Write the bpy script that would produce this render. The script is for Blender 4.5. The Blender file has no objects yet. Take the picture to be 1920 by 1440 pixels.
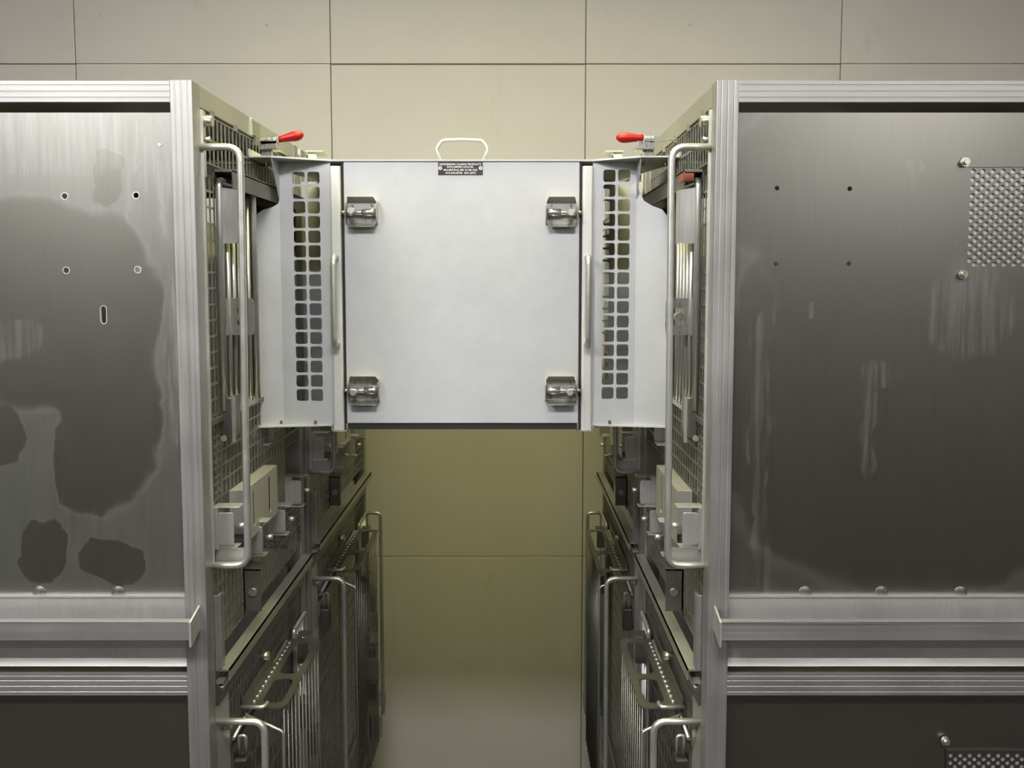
import bpy, bmesh, math, random
from mathutils import Vector
from mathutils.geometry import delaunay_2d_cdt
random.seed(7)
SC = bpy.context.scene
COL = SC.collection

# ------------------------------------------------------------------ camera, light levels, exposure
EYE = 1.84
cam_d = bpy.data.cameras.new('camera')
cam_d.sensor_width = 36.0
cam_d.lens = 30.9375
cam_d.shift_x = 0.0031
cam_d.shift_y = -0.0329
cam_d.clip_start = 0.02
cam = bpy.data.objects.new('camera', cam_d)
COL.objects.link(cam)
cam.location = (0, 0, EYE)
cam.rotation_euler = (math.radians(90 - 4.5), 0, 0)
SC.camera = cam
SC.view_settings.view_transform = 'Standard'
SC.view_settings.look = 'None'
SC.view_settings.gamma = 1
SC.view_settings.use_curve_mapping = False
SC.view_settings.exposure = 0.2
wd = bpy.data.worlds.new('world'); SC.world = wd; wd.use_nodes = True
wd.node_tree.nodes['Background'].inputs[0].default_value = (0, 0, 0, 1)
wd.node_tree.nodes['Background'].inputs[1].default_value = 0.0
# ceiling lamps: (x, y, half length x, half length y, radiance, colour)
LAMP_Z = 2.90
LAMPS = [
    (-1.45, -0.05, 0.30, 0.17, 64.0, (1.0, 0.985, 0.98), 'over the floor in front of the water stained cage rack', 'left'),
    (1.40, -0.05, 0.30, 0.17, 19.0, (1.0, 0.985, 0.98), 'over the floor in front of the vented cage rack', 'right'),
    (-.05, 0.03, 0.30, 0.09, 72.0, (1.0, 0.985, 0.98), 'over the floor in front of the aisle', 'middle'),
    (-.08, 1.58, 0.50, 0.09, 41.0, (1.0, 0.95, 0.40), 'above the transfer tunnel', 'tunnel'),
    (-2.3, -2.6, 0.45, 0.20, 24.0, (1.0, 0.985, 0.98), 'farther from the racks, over the left half of the room', 'rear_left'),
    (2.3, -2.6, 0.45, 0.20, 24.0, (1.0, 0.985, 0.98), 'farther from the racks, over the right half of the room', 'rear_right'),
]

# ------------------------------------------------------------------ geometry collector
def rect(a0, a1, b0, b1):
    return [(a0, b0), (a1, b0), (a1, b1), (a0, b1)]

def rrect(a0, a1, b0, b1, r, n=3):
    pts = []
    for cx, cy, s in ((a1 - r, b0 + r, -90), (a1 - r, b1 - r, 0), (a0 + r, b1 - r, 90), (a0 + r, b0 + r, 180)):
        for k in range(n + 1):
            t = math.radians(s + 90 * k / n)
            pts.append((cx + r * math.cos(t), cy + r * math.sin(t)))
    return pts

def circ(cx, cy, r, n=12):
    return [(cx + r * math.cos(2 * math.pi * k / n), cy + r * math.sin(2 * math.pi * k / n)) for k in range(n)]

def slot(cx, cy, w, h, n=5):
    r = w / 2
    return [(cx + r * math.cos(math.pi * k / n), cy + h / 2 - r + r * math.sin(math.pi * k / n)) for k in range(n + 1)] + \
           [(cx - r * math.cos(math.pi * k / n), cy - h / 2 + r - r * math.sin(math.pi * k / n)) for k in range(n + 1)]

def fillet(pts, r, n=5):
    P = [Vector(p) for p in pts]
    out = [P[0]]
    for i in range(1, len(P) - 1):
        a = (P[i - 1] - P[i]).normalized(); b = (P[i + 1] - P[i]).normalized()
        ang = a.angle(b)
        d = min(r / math.tan(ang / 2), (P[i - 1] - P[i]).length * .49, (P[i + 1] - P[i]).length * .49)
        s = P[i] + a * d; e = P[i] + b * d
        for k in range(n + 1):
            t = k / n
            out.append((s * (1 - t) + P[i] * t) * (1 - t) + (P[i] * (1 - t) + e * t) * t)
    out.append(P[-1])
    return out

class MB:
    """collects shapes of one mesh; fn maps local (u, v, z) to the room"""
    def __init__(self, fn=None):
        self.v = []; self.f = []; self.fn = fn or (lambda a, b, c: (a, b, c)); self.smooth = set()
    def add(self, vs, fs, smooth=False):
        o = len(self.v)
        self.v += [self.fn(*p) for p in vs]
        for f in fs:
            if smooth: self.smooth.add(len(self.f))
            self.f.append(tuple(i + o for i in f))
        return self
    def box(self, a0, a1, b0, b1, c0, c1):
        vs = [(a, b, c) for a in (a0, a1) for b in (b0, b1) for c in (c0, c1)]
        return self.add(vs, [(0, 1, 3, 2), (4, 6, 7, 5), (0, 4, 5, 1), (2, 3, 7, 6), (0, 2, 6, 4), (1, 5, 7, 3)])
    def tube(self, pts, r, seg=8, smooth=True):
        P = [Vector(p) for p in pts]; vs = []; fs = []
        n = len(P); prev = None
        for i, p in enumerate(P):
            t = ((P[i] - P[i - 1]).normalized() if i else Vector()) + ((P[i + 1] - P[i]).normalized() if i < n - 1 else Vector())
            t.normalize()
            if prev is None:
                ref = Vector((0, 0, 1)) if abs(t.z) < .9 else Vector((1, 0, 0))
                a = t.cross(ref).normalized()
            else:
                a = (prev - t * prev.dot(t)).normalized()
            prev = a; b = t.cross(a)
            rr = r[i] if isinstance(r, (list, tuple)) else r
            for k in range(seg):
                q = 2 * math.pi * k / seg
                vs.append(tuple(p + a * rr * math.cos(q) + b * rr * math.sin(q)))
        for i in range(n - 1):
            for k in range(seg):
                k2 = (k + 1) % seg
                fs.append((i * seg + k, i * seg + k2, (i + 1) * seg + k2, (i + 1) * seg + k))
        self.add(vs, fs, smooth)
        self.add(vs[:seg], [tuple(range(seg))]); self.add(vs[-seg:], [tuple(range(seg))])
        return self
    def cyl(self, p0, p1, r, seg=12):
        return self.tube([p0, p1], r, seg)
    def extrude(self, outline, fn2, holes=(), lines=()):
        """outline (a, b) -> solid between fn2(a, b, 0) and fn2(a, b, 1)"""
        loops = [list(outline)] + [list(h) for h in holes]
        pts = [Vector(p) for l in loops for p in l]
        edges = []; o = 0
        for l in loops:
            edges += [(o + i, o + (i + 1) % len(l)) for i in range(len(l))]; o += len(l)
        for p, q in lines:
            pts += [Vector(p), Vector(q)]; edges.append((len(pts) - 2, len(pts) - 1))
        if holes:
            faces_in = []; o = 0
            for l in loops:
                faces_in.append(list(range(o, o + len(l)))); o += len(l)
            rv, re, rf, *_ = delaunay_2d_cdt(pts, edges, [], 2, 1e-6)
            # drop triangles that lie inside a hole (even-odd on the loops)
            def inside(poly, x, y):
                c = False; j = len(poly) - 1
                for i in range(len(poly)):
                    xi, yi = poly[i]; xj, yj = poly[j]
                    if (yi > y) != (yj > y) and x < (xj - xi) * (y - yi) / (yj - yi) + xi: c = not c
                    j = i
                return c
            boxes = [(min(p[0] for p in h), max(p[0] for p in h), min(p[1] for p in h), max(p[1] for p in h), h) for h in holes]
            keep = []
            for f in rf:
                cx = sum(rv[i].x for i in f) / len(f); cy = sum(rv[i].y for i in f) / len(f)
                if any(b[0] < cx < b[1] and b[2] < cy < b[3] and inside(b[4], cx, cy) for b in boxes): continue
                if not inside(loops[0], cx, cy): continue
                keep.append(tuple(f))
            P2 = [(p.x, p.y) for p in rv]
        else:
            P2 = [tuple(p) for p in outline]; keep = [tuple(range(len(P2)))]
        n = len(P2)
        vs = [fn2(a, b, 0) for a, b in P2] + [fn2(a, b, 1) for a, b in P2]
        fs = keep + [tuple(i + n for i in reversed(f)) for f in keep]
        self.add(vs, fs)
        for l in loops:
            m = len(l)
            self.add([fn2(a, b, 0) for a, b in l] + [fn2(a, b, 1) for a, b in l],
                     [(i, (i + 1) % m, m + (i + 1) % m, m + i) for i in range(m)])
        return self
    def mesh(self, name):
        me = bpy.data.meshes.new(name)
        me.from_pydata(self.v, [], self.f)
        for i in self.smooth: me.polygons[i].use_smooth = True
        bm = bmesh.new(); bm.from_mesh(me)
        bmesh.ops.remove_doubles(bm, verts=bm.verts, dist=1e-6)
        bmesh.ops.recalc_face_normals(bm, faces=bm.faces)
        bm.to_mesh(me); bm.free()
        return me
    def build(self, name, mat, parent=None, bevel=0):
        o = bpy.data.objects.new(name, self.mesh(name))
        o.data.materials.append(mat)
        COL.objects.link(o)
        put(o, parent)
        if bevel:
            b = o.modifiers.new('edge', 'BEVEL'); b.width = bevel; b.segments = 2; b.limit_method = 'ANGLE'
            b.angle_limit = math.radians(50)
        return o

def put(o, parent):
    if parent is not None:
        o.parent = parent
        if parent.type == 'EMPTY':
            o.location = -parent.location

def thing(name, label, cat, loc, group=None):
    o = bpy.data.objects.new(name, None); COL.objects.link(o)
    o.location = loc; o.empty_display_size = .05
    o['label'] = label; o['category'] = cat
    if group: o['group'] = group
    return o

def clone(o, parent, off):
    c = o.copy(); COL.objects.link(c); c.parent = parent
    c.location = o.location + Vector(off)
    return c

def structure(o):
    o['kind'] = 'structure'; return o

# ------------------------------------------------------------------ materials
def nodes(name):
    m = bpy.data.materials.new(name); m.use_nodes = True
    nt = m.node_tree
    return m, nt, nt.nodes['Principled BSDF']

def ramp(nt, fac, stops):
    r = nt.nodes.new('ShaderNodeValToRGB')
    e = r.color_ramp.elements
    while len(e) < len(stops): e.new(0.5)
    for i, (p, c) in enumerate(stops):
        e[i].position = p; e[i].color = (*c, 1) if len(c) == 3 else c
    nt.links.new(fac, r.inputs[0])
    return r.outputs[0]

def noise(nt, vec, scale, detail=4, rough=.55, dist=0):
    n = nt.nodes.new('ShaderNodeTexNoise')
    n.inputs['Scale'].default_value = scale; n.inputs['Detail'].default_value = detail
    n.inputs['Roughness'].default_value = rough; n.inputs['Distortion'].default_value = dist
    nt.links.new(vec, n.inputs['Vector'])
    return n.outputs['Fac']

def coord(nt, scale=(1, 1, 1)):
    tc = nt.nodes.new('ShaderNodeTexCoord'); mp = nt.nodes.new('ShaderNodeMapping')
    mp.inputs['Scale'].default_value = scale
    nt.links.new(tc.outputs['Object'], mp.inputs['Vector'])
    return mp.outputs['Vector']

def math_(nt, op, a, b=None, clamp=False):
    n = nt.nodes.new('ShaderNodeMath'); n.operation = op; n.use_clamp = clamp
    for i, x in enumerate((a, b)):
        if x is None: continue
        if isinstance(x, (int, float)): n.inputs[i].default_value = x
        else: nt.links.new(x, n.inputs[i])
    return n.outputs[0]

def mixc(nt, fac, a, b):
    n = nt.nodes.new('ShaderNodeMix'); n.data_type = 'RGBA'
    for k, x in ((0, fac), (6, a), (7, b)):
        if isinstance(x, (int, float)): n.inputs[k].default_value = x
        elif isinstance(x, tuple): n.inputs[k].default_value = (*x, 1)
        else: nt.links.new(x, n.inputs[k])
    return n.outputs[2]

def bump(nt, bs, h, strength, dist=.001):
    b = nt.nodes.new('ShaderNodeBump'); b.inputs['Strength'].default_value = strength
    b.inputs['Distance'].default_value = dist
    nt.links.new(h, b.inputs['Height']); nt.links.new(b.outputs[0], bs.inputs['Normal'])

def metal(name, c0, c1, metallic, rough, grain=(60, 60, 4), gs=1.0, rvar=.12, blot=6, bs_=.12):
    m, nt, b = nodes(name)
    g = noise(nt, coord(nt, grain), gs * 8, 3)
    bl = noise(nt, coord(nt), blot, 5, .6)
    mix = math_(nt, 'ADD', math_(nt, 'MULTIPLY', g, .45), math_(nt, 'MULTIPLY', bl, .55))
    nt.links.new(ramp(nt, mix, [(.34, c0), (.66, c1)]), b.inputs['Base Color'])
    nt.links.new(ramp(nt, mix, [(.3, (rough - rvar,) * 3), (.7, (rough + rvar,) * 3)]), b.inputs['Roughness'])
    b.inputs['Metallic'].default_value = metallic
    bump(nt, b, g, bs_, .0006)
    return m

M = {}
M['alu'] = metal('satin aluminium tube', (.30, .298, .286), (.40, .396, .382), .75, .47, (40, 40, .25), 1.0, .12, 6, .04)
M['alu_h'] = metal('satin aluminium cross tube', (.28, .278, .268), (.38, .376, .365), .75, .47, (.25, 40, 40), 1.0, .12, 6, .04)
M['alu_y'] = metal('satin aluminium rail', (.38, .38, .35), (.50, .495, .465), .75, .42, (40, .25, 40), 1.0, .12, 6, .04)
M['alu_edge'] = metal('bare aluminium', (.66, .66, .64), (.80, .80, .78), .8, .36)
M['steel'] = metal('galvanised steel', (.17, .166, .147), (.27, .265, .24), .85, .40)
M['rod'] = metal('stainless rod', (.50, .50, .47), (.62, .62, .59), .8, .36, (5, 5, 5), 1.0, .05, 9, .01)
M['plate'] = metal('satin stainless plate', (.47, .465, .45), (.58, .575, .56), .7, .42)
M['sheet'] = metal('punched sheet steel', (.22, .22, .195), (.33, .33, .30), .75, .42)
M['latch'] = metal('stainless latch', (.42, .415, .39), (.54, .53, .51), .85, .33)
M['white_alu'] = metal('matt anodised aluminium', (.435, .445, .46), (.485, .495, .51), .15, .5, (5, 5, 5), 1.0, .05, 7, .03)
M['jamb'] = metal('pale brushed aluminium', (.60, .60, .58), (.68, .68, .66), .35, .42, (40, 40, .25), 1.0, .08, 6, .03)
M['dark'] = metal('dark padlock steel', (.07, .068, .058), (.11, .107, .095), .8, .5)
M['pan'] = metal('waste pan steel', (.33, .325, .30), (.45, .445, .42), .8, .45)

def flat(name, c, rough=.5, metallic=0, emit=0):
    m, nt, b = nodes(name)
    n = noise(nt, coord(nt), 30, 3)
    nt.links.new(ramp(nt, n, [(.3, tuple(x * .9 for x in c)), (.7, c)]), b.inputs['Base Color'])
    b.inputs['Roughness'].default_value = rough; b.inputs['Metallic'].default_value = metallic
    if emit:
        b.inputs['Emission Color'].default_value = (*c, 1); b.inputs['Emission Strength'].default_value = emit
    return m
M['red'] = flat('red vinyl grip', (.40, .006, .004), .38)
M['black'] = flat('black anodised label', (.02, .014, .018), .4)
M['ink'] = flat('engraved white lettering', (.8, .8, .78), .5)
M['rubber_and_gap'] = flat('black feet and gap shade', (.012, .012, .012), .7)  # own colour of the feet; on the tunnel it paints gap shade
M['tag_green'] = flat('printed grey green tag', (.16, .2, .16), .5)
M['redtag'] = flat('faded red sticker', (.30, .075, .05), .6)
M['brass'] = metal('zinc plated knob', (.5, .5, .42), (.62, .62, .52), .9, .3)

def panel_metal(name, dark_blobs, pale_blobs, haze_amount, c0=(.20, .195, .175), c1=(.29, .28, .255)):
    """rolled sheet with dried water marks: blobs are (x, z, rx, rz) on the sheet"""
    m, nt, b = nodes(name)
    vec = coord(nt)
    wn = nt.nodes.new('ShaderNodeTexNoise'); wn.inputs['Scale'].default_value = 9; wn.inputs['Detail'].default_value = 5
    nt.links.new(vec, wn.inputs['Vector'])
    sub = nt.nodes.new('ShaderNodeVectorMath'); sub.operation = 'SUBTRACT'; sub.inputs[1].default_value = (.5, .5, .5)
    nt.links.new(wn.outputs['Color'], sub.inputs[0])
    sc = nt.nodes.new('ShaderNodeVectorMath'); sc.operation = 'SCALE'; sc.inputs['Scale'].default_value = .075
    nt.links.new(sub.outputs[0], sc.inputs[0])
    ad = nt.nodes.new('ShaderNodeVectorMath'); nt.links.new(vec, ad.inputs[0]); nt.links.new(sc.outputs[0], ad.inputs[1])
    wn2 = nt.nodes.new('ShaderNodeTexNoise'); wn2.inputs['Scale'].default_value = 38; wn2.inputs['Detail'].default_value = 6
    nt.links.new(vec, wn2.inputs['Vector'])
    sub2 = nt.nodes.new('ShaderNodeVectorMath'); sub2.operation = 'SUBTRACT'; sub2.inputs[1].default_value = (.5, .5, .5)
    nt.links.new(wn2.outputs['Color'], sub2.inputs[0])
    sc2 = nt.nodes.new('ShaderNodeVectorMath'); sc2.operation = 'SCALE'; sc2.inputs['Scale'].default_value = .024
    nt.links.new(sub2.outputs[0], sc2.inputs[0])
    ad2 = nt.nodes.new('ShaderNodeVectorMath'); nt.links.new(ad.outputs[0], ad2.inputs[0]); nt.links.new(sc2.outputs[0], ad2.inputs[1])
    ad = ad2
    sep = nt.nodes.new('ShaderNodeSeparateXYZ'); nt.links.new(ad.outputs[0], sep.inputs[0])
    def field(blobs):
        acc = None
        for cx, cz, rx, rz in blobs:
            dx = math_(nt, 'POWER', math_(nt, 'ABSOLUTE', math_(nt, 'DIVIDE', math_(nt, 'SUBTRACT', sep.outputs[0], cx), rx)), 2.6)
            dz = math_(nt, 'POWER', math_(nt, 'ABSOLUTE', math_(nt, 'DIVIDE', math_(nt, 'SUBTRACT', sep.outputs[2], cz), rz)), 2.6)
            d = math_(nt, 'SUBTRACT', 1.0, math_(nt, 'ADD', dx, dz))
            acc = d if acc is None else math_(nt, 'MAXIMUM', acc, d)
        return acc
    grain = noise(nt, coord(nt, (300, 300, 6)), 3, 3)
    cloud = noise(nt, vec, 5, 5, .6)
    streak = noise(nt, coord(nt, (60, 60, 5)), 1.6, 6, .65)
    fd = field(dark_blobs)
    inside = ramp(nt, math_(nt, 'ADD', math_(nt, 'MULTIPLY', fd, .5), .5, True), [(.45, (0, 0, 0)), (.58, (1, 1, 1))])
    rim = ramp(nt, math_(nt, 'ADD', math_(nt, 'MULTIPLY', fd, .5), .5, True), [(.40, (0, 0, 0)), (.475, (1, 1, 1)), (.53, (0, 0, 0))])
    fp = field(pale_blobs)
    pale = ramp(nt, math_(nt, 'ADD', math_(nt, 'MULTIPLY', fp, .5), .5, True), [(.42, (0, 0, 0)), (.62, (1, 1, 1))])
    haze = math_(nt, 'MULTIPLY', math_(nt, 'MULTIPLY', math_(nt, 'SUBTRACT', 1.0, inside), haze_amount), ramp(nt, streak, [(.3, (.65,) * 3), (.7, (1.25,) * 3)]))
    haze = math_(nt, 'ADD', haze, math_(nt, 'MULTIPLY', rim, .07))
    haze = math_(nt, 'ADD', haze, math_(nt, 'MULTIPLY', math_(nt, 'MULTIPLY', pale, ramp(nt, streak, [(.42, (0,) * 3), (.66, (1.2,) * 3)])), .14), True)
    base = mixc(nt, math_(nt, 'ADD', math_(nt, 'MULTIPLY', grain, .5), math_(nt, 'MULTIPLY', cloud, .5)), c0, c1)
    nt.links.new(mixc(nt, haze, base, (.44, .47, .47)), b.inputs['Base Color'])
    nt.links.new(math_(nt, 'SUBTRACT', .97, math_(nt, 'MULTIPLY', haze, .5)), b.inputs['Metallic'])
    nt.links.new(math_(nt, 'ADD', .29, math_(nt, 'ADD', math_(nt, 'MULTIPLY', haze, .25), math_(nt, 'MULTIPLY', grain, .10))), b.inputs['Roughness'])
    bump(nt, b, grain, .1, .0004)
    return m

M['panel_left'] = panel_metal('stained end panel sheet',
    [(-.72, 1.80, .175, .16), (-.615, 1.72, .085, .22), (-.645, 1.56, .062, .075), (-.718, 1.425, .034, .056), (-.618, 1.408, .05, .038),
     (-.60, 2.0, .022, .05), (-.80, 1.60, .05, .05)],
    [(-.566, 2.02, .006, .10), (-.75, 1.75, .035, .035), (-.535, 2.03, .02, .06), (-.72, 2.05, .16, .05), (-.50, 1.8, .02, .3)], .14)
M['panel_right'] = panel_metal('scuffed end panel sheet',
    [(.62, 1.66, .30, .30), (.62, 1.98, .30, .14)],
    [(.553, 1.63, .012, .09), (.56, 1.70, .02, .028), (.39, 1.55, .016, .32), (.70, 1.80, .07, .07), (.60, 2.0, .012, .02)], .06)
M['panel_low'] = panel_metal('lower end panel sheet', [(0, .8, 2, .5)], [(-.9, .4, .02, .1)], .03)

def wall_mat():
    m, nt, b = nodes('painted wall panel')
    v = coord(nt)
    big = noise(nt, v, 1.3, 5, .6); fine = noise(nt, v, 60, 4, .6); st = noise(nt, coord(nt, (1, 1, .35)), 9, 4, .7)
    c = ramp(nt, big, [(.3, (.625, .60, .60)), (.7, (.685, .66, .66))])
    spots = ramp(nt, noise(nt, v, 23, 2, .4), [(.16, (1, 1, 1)), (.22, (0, 0, 0))])
    c = mixc(nt, math_(nt, 'MULTIPLY', spots, .35), c, (.25, .22, .17))
    c = mixc(nt, math_(nt, 'MULTIPLY', ramp(nt, st, [(.62, (0, 0, 0)), (.8, (1, 1, 1))]), .25), c, (.40, .36, .27))
    nt.links.new(c, b.inputs['Base Color'])
    b.inputs['Roughness'].default_value = .6
    bump(nt, b, math_(nt, 'ADD', fine, math_(nt, 'MULTIPLY', big, 2.0)), .25, .002)
    return m
M['wall'] = wall_mat()
M['joint'] = flat('wall joint filler', (.36, .34, .28), .8)
M['room'] = flat('painted room wall', (.16, .155, .14), .7)
M['ceiling'] = flat('ceiling paint', (.62, .60, .45), .8)
M['floor'] = flat('epoxy floor', (.035, .033, .026), .5)
M['housing'] = flat('white lamp housing', (.75, .75, .72), .5)

# ------------------------------------------------------------------ room shell
YW = 3.15
structure(MB().box(-3.2, 3.2, -5.0, YW + .2, -.1, 0).build('floor', M['floor']))
structure(MB().box(-3.2, 3.2, -5.0, YW + .2, 3.05, 3.15).build('ceiling', M['ceiling']))
structure(MB().box(-3.3, -3.2, -5.0, YW + .2, 0, 3.05).build('wall_left', M['room']))
structure(MB().box(3.2, 3.3, -5.0, YW + .2, 0, 3.05).build('wall_right', M['room']))
structure(MB().box(-3.2, 3.2, -5.1, -5.0, 0, 3.05).build('wall_front', M['room']))
wb = structure(MB().box(-3.2, 3.2, YW + .012, YW + .2, 0, 3.05).build('wall_back', M['joint']))
xs = [-.624 + .893 * k for k in range(-3, 5)]
xs = [max(-3.2, min(3.2, x)) for x in xs]
zs = [0, .836, 2.598, 3.05]
for i in range(len(xs) - 1):
    for j in range(3):
        g = .0015
        zz = .0 if j != 1 else .0015 * ((i * 7) % 3 - 1)
        MB().box(xs[i] + g, xs[i + 1] - g, YW, YW + .013, zs[j] + g + zz, zs[j + 1] - g + zz).build('wall_panel', M['wall'], wb, .002)

# ceiling lamps
for x, y, hx, hy, L, c, side, which in LAMPS:
    th = .004 if y > 1 else .075               # recessed flat lens over the tunnel, deep wrap lenses elsewhere
    t = thing('ceiling_light_%s_offscreen' % which, 'white box ceiling light ' + side, 'light', (x, y, 3.05), None)
    MB().box(x - hx - .04, x + hx + .04, y - hy - .04, y + hy + .04, LAMP_Z + .075, 3.05).build('housing', M['housing'], t)
    m, nt, b = nodes('lamp diffuser')
    b.inputs['Base Color'].default_value = (.8, .8, .8, 1)
    b.inputs['Emission Color'].default_value = (*c, 1); b.inputs['Emission Strength'].default_value = L
    MB().box(x - hx, x + hx, y - hy, y + hy, LAMP_Z + .075 - th, LAMP_Z + .075).build('diffuser_%s_offscreen' % which, m, t)

# ------------------------------------------------------------------ cage racks
XL, XR = -.466, .306
DEEP = .76                                   # how far a rack goes back from the aisle
ZT = 2.135                                   # top of a rack
TW = .033                                    # frame tube

def perforated(mb, v0, v1, z0, z1, pv, pz, web, u=-.004, th=.0016):
    """sheet punched with square holes; lies in the aisle face"""
    nv = max(1, int((v1 - v0) / pv)); nz = max(1, int((z1 - z0) / pz))
    pv = (v1 - v0) / nv; pz = (z1 - z0) / nz
    for j in range(nz + 1):
        zc = z0 + j * pz
        mb.box(u, u + th, v0 - web / 2, v1 + web / 2, max(z0, zc - web / 2), min(z1, zc + web / 2))
    for i in range(nv + 1):
        vc = v0 + i * pv
        for j in range(nz):
            mb.box(u, u + th, vc - web / 2, vc + web / 2, z0 + j * pz + web / 2, z0 + (j + 1) * pz - web / 2)

def rack(name_label, s, X0, Y0, W, near):
    fn = lambda u, v, z: (X0 + s * u, Y0 + v, z)
    B = lambda: MB(fn)
    D = -DEEP
    t = thing('cage_rack', name_label, 'cage', (X0 + s * D / 2, Y0 + W / 2, 0))
    def ridged(v_len, horizontal=False):
        # front face of the tube carries three shallow grooves
        w = TW; g = .0004; pts = [(0, 0)]
        for c in (.22, .5, .78):
            pts += [(w * c - .0012, 0), (w * c - .0006, g), (w * c + .0006, g), (w * c + .0012, 0)]
        pts += [(w, 0), (w, w), (0, w)]
        return pts
    prof = ridged(0)
    # posts
    for u0 in (0, D + TW):
        for v0, vd in ((0, 1), (W, -1)):
            B().extrude(prof, lambda a, b, k, u0=u0, v0=v0, vd=vd: (u0 - a, v0 + vd * b, .06 + k * (ZT - .06))).build('post', M['alu'], t, .0022)
            c = B(); c.cyl((u0 - TW / 2, v0 + vd * TW / 2, 0), (u0 - TW / 2, v0 + vd * TW / 2, .064), .022); c.build('foot', M['rubber_and_gap'], t)
    # rails across the ends and along the aisle
    zr = [(ZT - TW, 0), (1.198, 1), (.25, 2)]
    for z0, _ in zr:
        for v0, vd in ((0, 1), (W, -1)):
            B().extrude(prof, lambda a, b, k, v0=v0, vd=vd, z0=z0: (-TW + .0005 - k * (DEEP - 2 * TW + .001), v0 + vd * b, z0 + a * .97)).build('end_rail', M['alu_h'], t, .0015)
    for z0 in (ZT - TW, .25):
        for u0, ud in ((0, 1), (D + TW, 1)):
            B().box(u0 - TW + .001, u0 - .001, TW - .001, W - TW + .001, z0, z0 + TW).build('side_rail', M['alu_y'], t, .0015)
    # inside: top sheet, pans and the far back sheet
    B().box(D + TW, -TW, .03, W - .03, ZT - .012, ZT - .009).build('top_sheet', M['pan'], t)
    B().box(D + TW, -.012, .035, W - .035, 1.236, 1.240).build('waste_pan', M['pan'], t)
    B().box(D + TW, -.012, .035, W - .035, .30, .304).build('waste_pan', M['pan'], t)
    B().box(D + .012, D + .014, .03, W - .03, .28, ZT - .02).build('back_sheet', M['pan'], t)
    k = W / .65
    # -------- aisle face, upper tier
    p = B(); perforated(p, .060, W - .036, 2.022, 2.098, .0195, .0255, .0042); p.build('mesh_panel', M['sheet'], t)
    B().box(-.004, -.001, .033, .058, 2.0, 2.10).build('cover_strip', M['plate'], t)
    B().box(-.001, .0035, .0325, .0355, 1.40, 2.098).build('edge_strip', M['alu_edge'], t)
    B().cyl((-.004, .046, 2.083), (.014, .046, 2.083), .0085).build('knob', M['brass'], t)
    B().cyl((-.004, .046, 2.056), (.010, .046, 2.056), .004).build('stop_pin', M['brass'], t)
    for q in range(5):
        v = .085 + q * (W - .17) / 4
        B().box(-.006, .002, v - .006, v + .006, 2.094, 2.106).build('tab', M['sheet'], t)
    ch = B(); ch.box(-.004, .028, .095, W - .036, 2.013, 2.017); ch.box(.026, .028, .095, W - .036, 1.987, 2.015); ch.box(-.004, -.002, .095, W - .036, 1.985, 2.017)
    ch.build('door_track', M['steel'], t)
    p = B(); perforated(p, .037, .094, 1.40, 2.005, .0190, .0245, .0036); p.build('mesh_panel', M['sheet'], t)
    # sliding door of vertical rods
    dr = B(); dr.tube(fillet([(.004, .098, 1.63), (.004, .098, 2.0), (.014, .25 * k, 2.0), (.014, .25 * k, 1.63)], .012), .006)
    door = dr.build('sliding_door', M['rod'], t)
    B().box(.004, .012, .10, .26 * k, 1.622, 1.634).build('door_sill', M['plate'], door)
    rod = None
    for q in range(5):
        v = .118 + q * .0275 * k
        if rod is None:
            r0 = v; rod = B().cyl((.009, v, 1.63), (.009, v, 1.985), .0042, 8).build('bar', M['rod'], door)
        else:
            clone(rod, door, (0, v - r0, 0))
    rod = None
    dr2 = B(); dr2.box(-.03, -.016, .27 * k, W - .04, 1.985, 1.997); dr2.box(-.03, -.016, .27 * k, W - .04, 1.618, 1.63)
    inner = dr2.build('inner_grille', M['steel'], t)
    nb = int((W - .04 - .28 * k) / .02)
    for q in range(nb):
        v = .285 * k + q * .02
        if rod is None:
            r0 = v; rod = B().cyl((-.023, v, 1.62), (-.023, v, 1.99), .0036, 6).build('bar', M['steel'], inner)
        else:
            clone(rod, inner, (0, v - r0, 0))
    # hasp on the door
    h = B(); h.extrude(rrect(.0, .040, 1.752, 1.812, .006), lambda a, b, kk: (.010 + a, .116 + kk * .002, b), [rrect(.010, .030, 1.768, 1.796, .006)])
    h.box(.006, .010, .10, .15, 1.752, 1.812)
    hp = h.build('hasp', M['latch'], t)
    B().cyl((.028, .112, 1.782), (.028, .13, 1.782), .007).build('pin', M['brass'], hp)
    pl = B(); pl.extrude([(-.001, 1.90), (.030, 1.90), (.034, 1.905), (.034, 1.985), (-.001, 1.99)], lambda a, b, kk: (a, .096 + kk * .002, b))
    pl.box(.032, .034, .097, .125, 1.90, 1.985)
    pl.build('latch_plate', M['plate'], t)
    # dark latch box at the foot of the door
    bx = B(); bx.box(.0, .016, .096, .145, 1.585, 1.652)
    lb = bx.build('latch_box', M['steel'], t, .002)
    B().box(.016, .021, .096, .100, 1.578, 1.652).build('lip', M['plate'], lb)
    B().cyl((.002, .094, 1.585), (.002, .10, 1.585), .005).build('bolt', M['alu_edge'], lb)
    # door pull rod that runs the height of the tier
    pr_ = B(); pr_.tube(fillet([(-.01, .030, 2.042), (.060, .030, 2.042), (.057, .030, 1.395), (-.01, .030, 1.395)], .022, 6), .0056, 10)
    pr_.build('pull_rod', M['rod'], t)
    # lower part of the upper tier
    p = B(); perforated(p, .037, W - .036, 1.49, 1.615, .0200, .0250, .0034); p.build('mesh_panel', M['sheet'], t)
    B().box(-.004, .004, .034, W - .034, 1.615, 1.622).build('sill_strip', M['steel'], t)
    p = B(); perforated(p, .037, W - .036, 1.248, 1.40, .0200, .0250, .0034); p.build('mesh_panel', M['sheet'], t)
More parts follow.
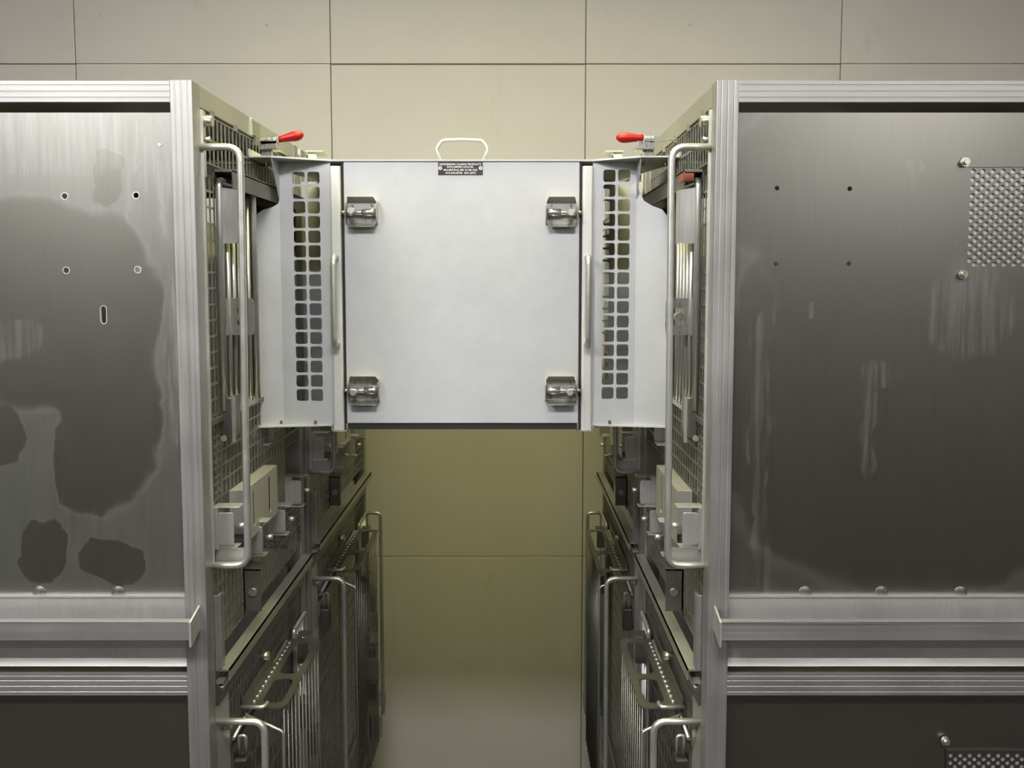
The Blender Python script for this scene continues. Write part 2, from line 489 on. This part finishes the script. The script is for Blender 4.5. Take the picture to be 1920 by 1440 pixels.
    fd = B(); fd.box(.0, .024, .122 * k, .124 * k, 1.418, 1.492); fd.box(0, .024, .124 * k, .33 * k, 1.490, 1.492); fd.box(0, .024, .328 * k, .33 * k, 1.418, 1.49)
    fd.extrude(rect(.122 * k, .33 * k, 1.40, 1.492), lambda a, b, kk: (.024 + kk * .0016, a, b),
               [slot(.175 * k, 1.448, .008, .062), slot(.275 * k, 1.448, .010, .068)])
    feeder = fd.build('feed_box', M['plate'], t, .0012)
    B().box(.0, .020, .13 * k, .32 * k, 1.40, 1.42).build('feed_floor', M['pan'], feeder)
    for v, zc, hh in ((.043, 1.450, .052), (.20 * k, 1.385, .048), (.357 * k, 1.375, .044), (.49 * k, 1.400, .05)):
        g = B()
        g.extrude(rrect(.006, .032, zc - hh / 2, zc + hh / 2, .005), lambda a, b, kk, v=v: (a, v + kk * .002, b))
        g.box(.004, .040, v + .004, v + .030, zc + hh / 2 + .006, zc + hh / 2 + .008)
        g.box(.004, .034, v + .006, v + .030, zc - hh / 2 - .008, zc - hh / 2 - .006)
        g.box(-.002, .006, v, v + .03, zc - hh / 2 - .008, zc + hh / 2 + .008)
        lt = g.build('latch_bracket', M['plate'], t, .0006)
        B().cyl((.036, v + .012, zc + .002), (.046, v + .012, zc + .002), .0045).build('screw', M['alu_edge'], lt)
    B().extrude([(0, 1.386), (.042, 1.386), (.056, 1.400), (.056, 1.417), (0, 1.417)], lambda a, b, kk: (a, .050 + kk * .002, b)).build('guide_plate', M['plate'], t)
    g = B(); g.box(.0, .03, .19 * k, .192 * k, 1.26, 1.335); g.box(.0, .03, .19 * k, .24 * k, 1.333, 1.335); g.box(0, .002, .19 * k, .25 * k, 1.25, 1.335)
    sb = g.build('stop_bracket', M['steel'], t)
    B().cyl((.016, .186 * k, 1.295), (.016, .192 * k, 1.295), .007).build('rivet', M['latch'], sb)
    # -------- between the tiers
    fl = B(); fl.box(.004, .010, .036, .052, 1.222, 1.345); fl.box(.0, .006, .034, .038, 1.222, 1.345)
    fl.build('corner_flange', M['alu'], t, .0008)
    rl = B(); rl.box(.0, .022, .036, W - .02, 1.221, 1.224); rl.box(.020, .022, .036, W - .02, 1.206, 1.224); rl.box(0, .012, .036, W - .02, 1.200, 1.206)
    rl.build('slide_rail', M['alu_y'], t)
    rl = B(); rl.tube([(.006, .036, 1.190), (.006, W - .03, 1.190)], .005); rl.box(-.006, .004, .034, W - .034, 1.165, 1.20)
    rl.build('slide_rail', M['steel'], t)
    # -------- aisle face, lower tier
    B().box(-.004, -.001, .033, .098, .40, 1.19).build('cover_strip', M['plate'], t)
    p = B(); perforated(p, .100, W - .036, 1.060, 1.178, .0165, .0390, .0030); p.build('mesh_panel', M['sheet'], t)
    p = B(); perforated(p, .100, W - .036, .42, 1.02, .0300, .0450, .0034, -.006); p.build('mesh_panel', M['sheet'], t)
    B().box(-.004, .004, .098, W - .034, 1.02, 1.06).build('cover_strip', M['steel'], t)
    B().cyl((-.004, .065, 1.118), (.012, .065, 1.118), .008).build('knob', M['brass'], t)
    B().cyl((-.004, .29 * k, 1.135), (.014, .29 * k, 1.135), .008).build('knob', M['brass'], t)
    # hopper shelf with its wire guard
    hv0, hv1 = .155 * k, .455 * k
    holes = [rrect(hv0 + .02, hv0 + .115 * k, .030, .066, .014), rrect(hv0 + .135 * k, hv1 - .02, .030, .066, .014)]
    hs = B(); hs.extrude(rrect(hv0, hv1, .002, .078, .02, 4), lambda a, b, kk: (b, a, 1.098 + kk * .002), holes)
    hs.box(.002, .004, hv0, hv1, 1.098, 1.118)
    hopper = hs.build('hopper_shelf', M['steel'], t)
    dim = None
    for q in range(14):
        v = hv0 + .025 + q * (hv1 - hv0 - .05) / 13
        if dim is None:
            r0 = v; d = B(); d.tube([(.016, v, 1.0995), (.016, v, 1.1025), (.016, v, 1.1035)], [.0052, .0044, .0018], 8); dim = d.build('rivet', M['latch'], hopper)
        else:
            clone(dim, hopper, (0, v - r0, 0))
    wire = None
    nw = int((hv1 - hv0) / .027)
    for q in range(nw):
        v = hv0 + .012 + q * .027
        if wire is None:
            r0 = v; wire = B().cyl((.072, v, .45), (.072, v, 1.098), .0015, 6).build('wire', M['steel'], hopper)
        else:
            clone(wire, hopper, (0, v - r0, 0))
    B().tube(fillet([(.074, hv0 - .004, .47), (.074, hv0 - .004, 1.06), (.010, hv0 - .004, 1.09)], .01), .003, 6).build('wire', M['rod'], hopper)
    B().tube(fillet([(.004, hv0 - .012, 1.108), (.045, hv0 - .012, 1.108), (.045, hv0 + .006, 1.108)], .012), .0038, 8).build('handle', M['rod'], hopper)
    B().box(.0, .004, hv0 - .02, hv1 + .02, .44, .47).build('guard_rail', M['steel'], hopper)
    B().tube([(.004, .10, 1.075), (.010, .43 * k, 1.105)], .0035, 8).build('link_bar', M['rod'], t)
    # padlock on the lower door
    lk = B(); lk.box(.004, .026, .095, .125, .985, 1.040)
    lock = lk.build('padlock', M['dark'], t, .003)
    B().tube(fillet([(.010, .11, 1.038), (.010, .11, 1.075), (.022, .11, 1.075), (.022, .11, 1.038)], .006), .003, 8).build('shackle', M['rod'], lock)
    # lower pull rod
    B().tube(fillet([(-.01, .040, 1.136), (.074, .040, 1.136), (.072, .040, .52), (-.01, .040, .52)], .022, 6), .0056, 10).build('pull_rod', M['rod'], t)
    # lower sliding door beyond the hopper
    dd = B(); dd.tube(fillet([(.008, .50 * k, .46), (.008, .50 * k, 1.10), (.008, W - .045, 1.10), (.008, W - .045, .46)], .01), .005, 8)
    d2 = dd.build('sliding_door', M['rod'], t)
    rod = None
    for q in range(max(2, int((W - .06 - .51 * k) / .016))):
        v = .515 * k + q * .016
        if rod is None:
            r0 = v; rod = B().cyl((.008, v, .46), (.008, v, 1.10), .003, 6).build('bar', M['rod'], d2)
        else:
            clone(rod, d2, (0, v - r0, 0))
    for v, zc in ((.52 * k, 1.045), (.52 * k, .90), (W - .06, .80), (W - .05, .62), (W - .05, .50)):
        g = B()
        g.extrude(rrect(.008, .034, zc - .028, zc + .028, .004), lambda a, b, kk, v=v: (a, v + kk * .002, b))
        g.box(.004, .038, v - .002, v + .03, zc + .032, zc + .034); g.box(.0, .006, v, v + .03, zc - .034, zc + .034)
        g.build('latch_bracket', M['steel'], t, .0006)
    return t, B

def end_panels(t, B, s, X0, Y0, W, side):
    """the closed end that faces the room"""
    D = -DEEP
    U = lambda x: s * (x - X0)                     # room x -> distance from the aisle plane
    u0, u1 = -TW + .003, D + TW - .003
    left = side == 'left'
    if left:
        holes = [(-.666, 1.967), (-.559, 1.968), (-.668, 1.856), (-.560, 1.857)]; sl = (-.614, 1.789)
    else:
        holes = [(.402, 1.979), (.511, 1.978), (.403, 1.866), (.513, 1.866)]; sl = (.459, 1.796)
    hl = [circ(U(x), z, .0046 if left else .0036, 12) for x, z in holes] + [slot(U(sl[0]), sl[1], .0085, .027)]
    if not left:
        hl.append(rect(U(.688) if U(.688) < U(.84) else U(.84), max(U(.688), U(.84)), 1.862, 2.010))
    pb = B(); pb.extrude([(u0, 1.30), (u1, 1.30), (u1, 2.090), (u0, 2.090)], lambda a, b, k: (a, .014 + k * .002, b), hl)
    panel = pb.build('end_panel', M['panel_left' if left else 'panel_right'], t)
    # rims of the drilled holes
    if left:
        for x, z in holes:
            r = B(); r.extrude(circ(U(x), z, .0056, 14), lambda a, b, k: (a, .0132 + k * .0034, b), [circ(U(x), z, .0044, 14)])
            r.build('grommet', M['alu_edge'], panel)
        r = B(); r.extrude(slot(U(sl[0]), sl[1], .0105, .029), lambda a, b, k: (a, .0132 + k * .0034, b), [slot(U(sl[0]), sl[1], .0080, .0265)])
        r.build('grommet', M['alu_edge'], panel)
        B().cyl((U(-.521), .0145, 2.043), (U(-.521), .0125, 2.043), .0022, 8).build('rivet', M['alu_edge'], panel)
    def vent(x0, z1, cols, rows, name='vent'):
        pv = .0150; pz = .00605 * 2
        hs = []
        for j in range(rows):
            for i in range(cols):
                a = U(x0 + .006 + i * pv + (pv / 2 if j % 2 else 0)); b = z1 - .006 - j * pz / 2
                hs.append(circ(a, b, .0040, 8))
        w = cols * pv + .004
        z0 = z1 - rows * pz / 2 - .006
        a0, a1 = sorted((U(x0 - .004), U(x0 + w + .004)))
        v = B(); v.extrude(rect(a0, a1, z0 - .002, z1 + .003), lambda a, b, k: (a, .016 + k * .0012, b), hs)
        v.build(name, M['panel_right'], panel)
        v = B(); v.box(a0, a1, .0188, .0198, z0, z1); v.build('vent_backing', M['plate'], panel)
    if not left:
        vent(.690, 2.010, 9, 24)
        for x, z in ((.680, 2.017), (.684, 1.850)):
            b_ = B(); b_.cyl((U(x), .016, z), (U(x), .002, z), .0042, 10); b_.cyl((U(x), .008, z), (U(x), .0135, z), .0075, 6)
            b_.build('bolt', M['brass'], panel)
    # weld spots along the foot of the sheet
    for x in ((-.729, -.607) if left else (.460, .579, .702)):
        w = B(); w.tube([(U(x), .012, 1.357), (U(x), .0135, 1.357), (U(x), .0142, 1.357)][::-1], [.011, .010, .004], 14)
        w.build('weld_spot', M['steel'], panel)
    st = B(); st.box(u0, u1, .008, .0125, 1.318, 1.354); st.box(u0, u1, .006, .014, 1.352, 1.3545)
    st.build('foot_strip', M['plate'], t)
    gb = B(); gb.box(-.012, D + .01, -.040, -.022, 1.327, 1.330); gb.box(-.012, D + .01, -.040, -.037, 1.303, 1.330); gb.box(-.012, D + .01, -.038, -.022, 1.303, 1.305)
    gutter = gb.build('gutter_rail', M['alu_h'], t, .0006)
    ep = B(); ep.extrude([(-.041, 1.331), (.001, 1.342), (.001, 1.305), (-.041, 1.293)], lambda a, b, k: (-.0095 - k * .003, a, b))
    ep.build('end_cap', M['plate'], gutter)
    tr = B()
    prof = [(-.024, 1.306), (-.006, 1.302), (.006, 1.288), (.010, 1.270), (.008, 1.255), (.003, 1.244)]
    back = [(v + .002, z) for v, z in reversed(prof)]
    tr.extrude(prof + back, lambda a, b, k: (-TW + .002 - k * (DEEP - 2 * TW + .004), a, b))
    tr.build('trough', M['plate'], t)
    lp = B(); lp.box(u0, u1, .016, .018, .285, 1.196); low = lp.build('end_panel', M['panel_low'], t)
    if not left:
        a0, a1 = sorted((U(.690), U(.83)))
        hs = []
        for j in range(24):
            for i in range(9):
                hs.append(circ(U(.697 + i * .015 + (.0075 if j % 2 else 0)), 1.100 - .006 - j * .00605, .0036, 8))
        v = B(); v.extrude(rect(a0, a1, 1.100 - 24 * .00605 - .008, 1.103), lambda a, b, k: (a, .0135 + k * .0012, b), hs)
        v.build('vent', M['panel_low'], low)
        v = B(); v.box(a0 + .003, a1 - .003, .0151, .0157, 1.100 - 24 * .00605 - .005, 1.100); v.build('vent_backing', M['plate'], low)
        x, z = .686, 1.119
        b_ = B(); b_.cyl((U(x), .017, z), (U(x), .004, z), .0042, 10); b_.cyl((U(x), .009, z), (U(x), .014, z), .0075, 6)
        b_.build('bolt', M['brass'], low)

tl, BL = rack('aluminium framed cage rack with water stained end panel, left of the transfer tunnel', 1, XL, 1.32, .65, True)
end_panels(tl, BL, 1, XL, 1.32, .65, 'left')
tr_, BR = rack('aluminium framed cage rack with round holed vent in its end panel', -1, XR, 1.32, .65, True)
end_panels(tr_, BR, -1, XR, 1.32, .65, 'right')
tl2, BL2 = rack('open ended cage rack behind the water stained rack, next to the far wall', 1, XL, 2.0, .83, False)
tr2, BR2 = rack('open ended cage rack behind the rack with the round holed vent', -1, XR, 2.0, .83, False)
for t, B in ((tl2, BL2), (tr2, BR2)):
    for u0, u1, v, z0, z1 in ((.0, .046, .775, .545, .612), (.026, .064, .785, .452, .498), (.012, .052, .770, .350, .425), (.0, .040, .790, .700, .752), (.0, .036, .780, .815, .860)):
        g = B(); g.extrude(rrect(u0, u1, z0, z1, .005), lambda a, b, kk, v=v: (a, v + kk * .003, b), [circ(u1 - .010, z0 + .012, .0045, 8)])
        g.box(u0, u1 - .004, v, v + .035, z1, z1 + .003); g.box(-.004, u0 + .003, v, v + .035, z0, z1)
        g.build('latch_bracket', M['plate'], t, .0006)
    B().tube(fillet([(-.01, .78, 1.097), (.053, .78, 1.097), (.055, .78, .424), (-.01, .78, .424)], .014, 5), .0056, 8).build('pull_rod', M['rod'], t)
# printed tag and faded sticker
tg = BL(); tg.box(-.001, .0012, .300, .352, 2.105, 2.131); tag = tg.build('id_tag', M['tag_green'], tl)
BL().box(-.001, .0018, .296, .300, 2.103, 2.134).build('tag_edge', M['alu_edge'], tag)
BR().box(.012, .0290, .0945, .13, 1.999, 2.011).build('sticker', M['redtag'], tr_)

# ------------------------------------------------------------------ transfer tunnel between the near racks
YT = 1.66
TB = .34                                          # depth of the tunnel
tt = thing('transfer_tunnel', 'pale grey aluminium transfer tunnel with latched front panel bridging the two cage racks', 'tunnel', (-.087, YT + TB / 2, 1.565))
Z0, Z1 = 1.566, 2.062
fp = MB(); fp.box(-.308, .132, YT, YT + .003, Z0 + .004, Z1)
front = fp.build('front_panel', M['white_alu'], tt, .0012)
tp = MB(); tp.box(-.336, .160, YT - .003, YT + TB, Z1, Z1 + .0035); tp.build('top_plate', M['white_alu'], tt)
bp = MB(); bp.box(-.336, .160, YT + .004, YT + TB, Z0 - .004, Z0); bp.build('bottom_plate', M['white_alu'], tt)
MB().box(-.311, .136, YT + .003, YT + .012, Z0 - .008, Z0 + .002).build('black_gap_strip', M['rubber_and_gap'], tt)  # black strip along the gap under the front panel
for s, xj in ((-1, -.308), (1, .132)):
    MB().box(min(xj, xj + s * .004), max(xj, xj + s * .004), YT + .001, YT + .01, Z0 - .004, Z1 - .004).build('black_gap_strip', M['rubber_and_gap'], tt)  # black strip painting in the shade of the gap beside the jamb
    a0, a1 = sorted((xj + s * .005, xj + s * .025))
    j = MB(); j.extrude(rrect(a0, a1, YT - .006, YT + .014, .004), lambda a, b, k: (a, b, Z0 - .008 + k * (Z1 - Z0 - .001)))
    jamb = j.build('jamb_rail', M['jamb'], tt)
    xm = (a0 + a1) / 2
    MB().tube(fillet([(xm, YT - .004, 1.884), (xm, YT - .034, 1.884), (xm, YT - .034, 1.722), (xm, YT - .004, 1.722)], .014, 5), .0058, 10).build('grab_handle', M['rod'], jamb)
    # lower channel lips that hold the rail
    c0, c1 = sorted((xj - s * .002, xj + s * .0275))
    ch = MB(); ch.box(c0, c1, YT - .009, YT + .016, Z0 - .0105, Z0 - .0085)
    for x in (c0, c1 - .0015): ch.box(x, x + .0015, YT - .009, YT + .016, Z0 - .0105, Z0 + .004)
    ch.build('channel_lip', M['alu_edge'], jamb)
# wings
HP, HC = .0272, .0275
def wing(s, y, outline, hx0, z_top, name, mat, rows=16, bend=None, bend_amt=0.0):
    holes = []
    for j in range(rows):
        for i in range(2):
            x = hx0 + i * HC
            z = z_top - j * HP
            holes.append(rrect(x, x + .0226, z - .0226, z, .004, 2))
    w = MB()
    def f(a, b, k):
        d = 0
        if bend is not None:
            q = s * (a - bend)
            if q > 0: d = bend_amt * q
        return (a, y + d + k * .002, b)
    w.extrude(outline, f, holes, [((bend, min(p[1] for p in outline) + .0001), (bend, 1.99))] if bend is not None else ())
    return w.build(name, mat, tt)
def dense(pts, step=.02):
    out = []
    for i in range(len(pts)):
        p, q = pts[i], pts[(i + 1) % len(pts)]
        n = max(1, int(math.dist(p, q) / step))
        for k in range(n): out.append((p[0] + (q[0] - p[0]) * k / n, p[1] + (q[1] - p[1]) * k / n))
    return out
Lw = [(-.3335, Z0 + .002), (-.3335, Z1), (-.428, Z1), (-.428, 1.995), (-.431, 1.984), (-.442, 1.977), (-.457, 1.972), (-.468, 1.963), (-.472, 1.945), (-.472, Z0 + .002)]
Rw = [(.157, Z0 + .002), (.157, Z1), (.238, Z1), (.2385, 2.025), (.245, 2.004), (.252, 1.989), (.267, 1.979), (.284, 1.972), (.293, 1.960), (.296, 1.94), (.296, Z0 + .002)]
wing(-1, YT + .002, Lw, -.4035, 2.043, 'wing_plate', M['white_alu'], bend=-.4285, bend_amt=-.4)
wing(1, YT + .002, Rw, .1765, 2.047, 'wing_plate', M['white_alu'], bend=.2385, bend_amt=-.4)
Lb = [(-.3335, Z0 + .002), (-.3335, Z1), (-.466, Z1), (-.466, Z0 + .002)]
Rb = [(.157, Z0 + .002), (.157, Z1), (.300, Z1), (.300, Z0 + .002)]
wing(-1, YT + TB - .002, Lb, -.4035, 2.043, 'rear_wing_plate', M['white_alu'])
wing(1, YT + TB - .002, Rb, .1765, 2.047, 'rear_wing_plate', M['white_alu'])
MB().box(-.336, .160, YT + TB - .004, YT + TB - .001, Z0, Z1).build('rear_panel', M['white_alu'], tt)
for s, xa, xc, xg, lipz in ((-1, -.3335, -.470, -.428, 2.075), (1, .157, .310, .238, 2.075)):
    # top flange that reaches onto the rack; its front edge swings out from the jamb
    yf = YT - .052
    pts = [(xa, YT - .003), (xg, yf), (xc, yf), (xc, YT + .05), (xg, YT + TB), (xa, YT + TB)]
    f = MB(); f.extrude(pts, lambda a, b, k: (a, b, Z1 + .0002 + k * .003))
    f.box(min(xc, xc - s * .002), max(xc, xc - s * .002), yf, YT + .05, Z1, Z1 + .016)
    flange = f.build('top_flange', M['jamb'], tt)
    for q in (.28, .62, .9):
        x = xa + (xc - xa) * q
        MB().cyl((x, YT + .02, Z1 - .006), (x, YT + .02, Z1 + .007), .004, 8).build('bolt', M['brass'], flange)
    g = MB(); g.extrude([(yf + .002, Z1 + .001), (YT + .003, Z1 + .001), (YT + .003, 1.992)], lambda a, b, k: (xg + s * k * .002, a, b))
    g.build('gusset', M['white_alu'], tt)
    # lower flange and hook under the wing
    xo = -.472 if s < 0 else .296
    lf = MB()
    lf.extrude([(xa, YT), (xo, YT - .024), (xo + s * .010, YT - .024), (xo + s * .010, YT + .10), (xa, YT + .10)], lambda a, b, k: (a, b, Z0 - .001 + k * .003))
    lf.box(min(xo + s * .010, xo + s * .008), max(xo + s * .010, xo + s * .008), YT - .024, YT + .10, Z0 - .020, Z0 + .002)
    lfl = lf.build('bottom_flange', M['jamb'], tt)
    hk = MB(); hk.extrude(rrect(min(xo - s * .012, xo + s * .010), max(xo - s * .012, xo + s * .010), Z0 - .038, Z0 - .002, .006), lambda a, b, k: (a, YT + .04 + k * .002, b))
    hk.box(min(xo - s * .012, xo + s * .010), max(xo - s * .012, xo + s * .010), YT + .005, YT + .042, Z0 - .040, Z0 - .038)
    hk.build('hook_plate', M['plate'], tt)
    for q in (.25, .72):
        x = xa + (xo - xa) * q
        MB().box(x - .0025, x + .0025, YT - .001, YT + .002, Z0 + .003, Z0 + .009).build('slot_tab', M['steel'], lfl)
    # stop block and cap on the flange
    xs_ = (-.405, -.385) if s < 0 else (.207, .229)
    st = MB(); st.extrude(rrect(xs_[0], xs_[1], Z1 + .002, Z1 + .032, .005), lambda a, b, k: (a, YT + .13 + k * .003, b))
    x0, x1 = (xs_[0] - .001, xs_[1] + .014) if s < 0 else (xs_[0] - .014, xs_[1] + .001)
    st.box(x0, x1, YT + .125, YT + .19, Z1 + .036, Z1 + .038)
    st.box(xs_[0], xs_[0] + .002, YT + .13, YT + .19, Z1 + .002, Z1 + .037)
    st.build('stop_block', M['white_alu'], tt)
    # toggle clamp with a red grip
    yc = YT - .05
    base = -.448 if s < 0 else .262
    tip = -.371 if s < 0 else .194
    neck = -.415 if s < 0 else .243
    root = -.466 if s < 0 else .306
    zb = 2.156
    c = MB()
    zc = {-1: (2.089, 2.095, 2.104), 1: (2.097, 2.098, 2.098)}[s]
    c.extrude([(root, zc[0] - .002), (base, zc[0] + .004), (neck, zc[1] + .006), (neck, zc[1] - .008), (base, zc[1] - .010)], lambda a, b, k: (a, yc + k * .010, b))
    c.box(min(base, base - s * .03), max(base, base - s * .03), yc, yc + .014, Z1 + .018, Z1 + .030)
    c.box(min(base, base - s * .034), max(base, base - s * .034), yc - .004, yc + .03, Z1 + .014, Z1 + .018)
    c.box(min(base, base - s * .02), max(base, base - s * .02), yc + .004, yc + .012, Z1 + .002, Z1 + .016)
    clamp = c.build('toggle_clamp', M['latch'], tt, .0008)
    for q in (.15, .5, .8):
        x = base + (neck - base) * q
        MB().cyl((x, yc - .002, zc[1]), (x, yc + .012, zc[1]), .0032, 8).build('rivet', M['alu_edge'], clamp)
    g = MB()
    n = 9; P = []; R = []
    for q in range(n):
        u = q / (n - 1)
        P.append((neck + (tip - neck) * u, yc + .005, zc[1] + (zc[2] - zc[1]) * u))
        R.append([.0058, .0062, .0070, .0078, .0087, .0094, .0096, .0080, .0030][q])
    g.tube(P, R, 12); g.build('grip', M['red'], clamp)

# carrying handle on top
MB().tube(fillet([(-.122, YT + .004, Z1 - .004), (-.136, YT + .004, Z1 + .022), (-.124, YT + .004, Z1 + .0385), (-.087, YT + .004, Z1 + .040), (-.050, YT + .004, Z1 + .0385), (-.038, YT + .004, Z1 + .022), (-.052, YT + .004, Z1 - .004)], .012, 4), .0036, 8).build('carry_handle', M['jamb'], tt)

# maker's plate with four lines
np_ = MB(); np_.box(-.1315, -.0485, YT - .0012, YT + .0005, 2.0370, 2.0605)
plate = np_.build('name_plate', M['black'], tt)
for x in (-.1275, -.0525):
    r = MB(); r.extrude(circ(x, 2.0495, .0034, 12), lambda a, b, k: (a, YT - .0018 + k * .001, b), [circ(x, 2.0495, .0014, 8)]); r.build('rivet', M['alu_edge'], plate)
def lettering(txt, xc, zc, width, h):
    cu = bpy.data.curves.new('lettering', 'FONT'); cu.body = txt; cu.size = 1; cu.align_x = 'CENTER'; cu.align_y = 'CENTER'
    cu.resolution_u = 2; cu.offset = .018
    o = bpy.data.objects.new('lettering', cu); COL.objects.link(o)
    bpy.context.view_layer.update()
    me = bpy.data.meshes.new_from_object(o.evaluated_get(bpy.context.evaluated_depsgraph_get()))
    bpy.data.objects.remove(o)
    xs_ = [v.co.x for v in me.vertices]; ys_ = [v.co.y for v in me.vertices]
    sx = width / (max(xs_) - min(xs_)); sy = h / .72
    cx = (max(xs_) + min(xs_)) / 2; cy = (max(ys_) + min(ys_)) / 2
    for v in me.vertices:
        v.co = Vector((xc + (v.co.x - cx) * sx, YT - .0015, zc + (v.co.y - cy) * sy))
    ob = bpy.data.objects.new('lettering', me); me.materials.clear(); me.materials.append(M['ink'])
    COL.objects.link(ob); ob.parent = plate
lettering('LENDERKING CAGING PRODUCTS', -.090, 2.0566, .0775, .0040)
lettering('8370 JUMPERS HOLE RD.', -.090, 2.0511, .050, .0033)
lettering('MILLERSVILLE, MD 21108-1033', -.090, 2.0458, .0625, .0034)
lettering('410-544-8795  S/N 2573', -.090, 2.0405, .0565, .0034)

# slide bolts at the four corners of the front panel
def slide_bolt(s, xo, zc, knob_up):
    """s = direction from the panel middle to the jamb; xo = the edge next to the jamb"""
    y = YT
    X = lambda d: xo - s * d                      # d = distance inwards
    W_, Hh = .060, .052
    tr = MB()
    a0, a1 = sorted((X(0.004), X(W_)))
    tr.box(a0, a1, y - .002, y - .0004, zc - Hh / 2 + .008, zc + Hh / 2 - .008)             # base
    tr.extrude([(a0 + .004, zc + Hh / 2 + .002), (a1 - .004, zc + Hh / 2 + .002), (a1, zc + Hh / 2 - .008), (a0, zc + Hh / 2 - .008)],
               lambda a, b, k: (a, y - .001 - (b - (zc + Hh / 2 - .008)) * 1.9 - k * .0014, b))
    tr.extrude([(a0 + .004, zc - Hh / 2 - .001), (a1 - .004, zc - Hh / 2 - .001), (a1, zc - Hh / 2 + .008), (a0, zc - Hh / 2 + .008)],
               lambda a, b, k: (a, y - .001 + (b - (zc - Hh / 2 + .008)) * 1.9 - k * .0014, b))
    for d in (.0025, W_):
        x0, x1 = sorted((X(d), X(d + .0014)))
        tr.extrude([(y - .0005, zc - .022), (y - .016, zc - .015), (y - .019, zc - .010), (y - .019, zc + .012), (y - .0005, zc + .022)], lambda a, b, k, x0=x0, x1=x1: (x0 + k * (x1 - x0), a, b))
    o = tr.build('slide_latch', M['latch'], front)
    MB().cyl((X(.003), y - .009, zc), (X(W_ - .001), y - .009, zc), .0050, 12).build('bolt', M['rod'], o)
    b = MB(); b.tube([(X(W_ - .001), y - .009, zc), (X(.033), y - .009, zc)], .0075, 14)
    b.tube([(X(.016), y - .009, zc), (X(.004), y - .009, zc)], .0068, 14); b.build('barrel', M['latch'], o)
    MB().cyl((X(.003), y - .009, zc), (X(-.006), y - .009, zc), .0032, 10).build('bolt_tip', M['brass'], o)
    MB().cyl((X(.016), y - .010, zc + knob_up), (X(.016), y - .034, zc + knob_up), .0058, 12).build('knob', M['alu_edge'], o)
    for d in (.014, .050):
        for dz in (-.0135, .0135):
            MB().cyl((X(d), y - .0015, zc + dz), (X(d), y - .0042, zc + dz), .0024, 8).build('screw', M['steel'], o)
slide_bolt(-1, -.306, 1.967, .002)
slide_bolt(1, .130, 1.967, -.001)
slide_bolt(-1, -.306, 1.634, -.001)
slide_bolt(1, .130, 1.634, -.001)
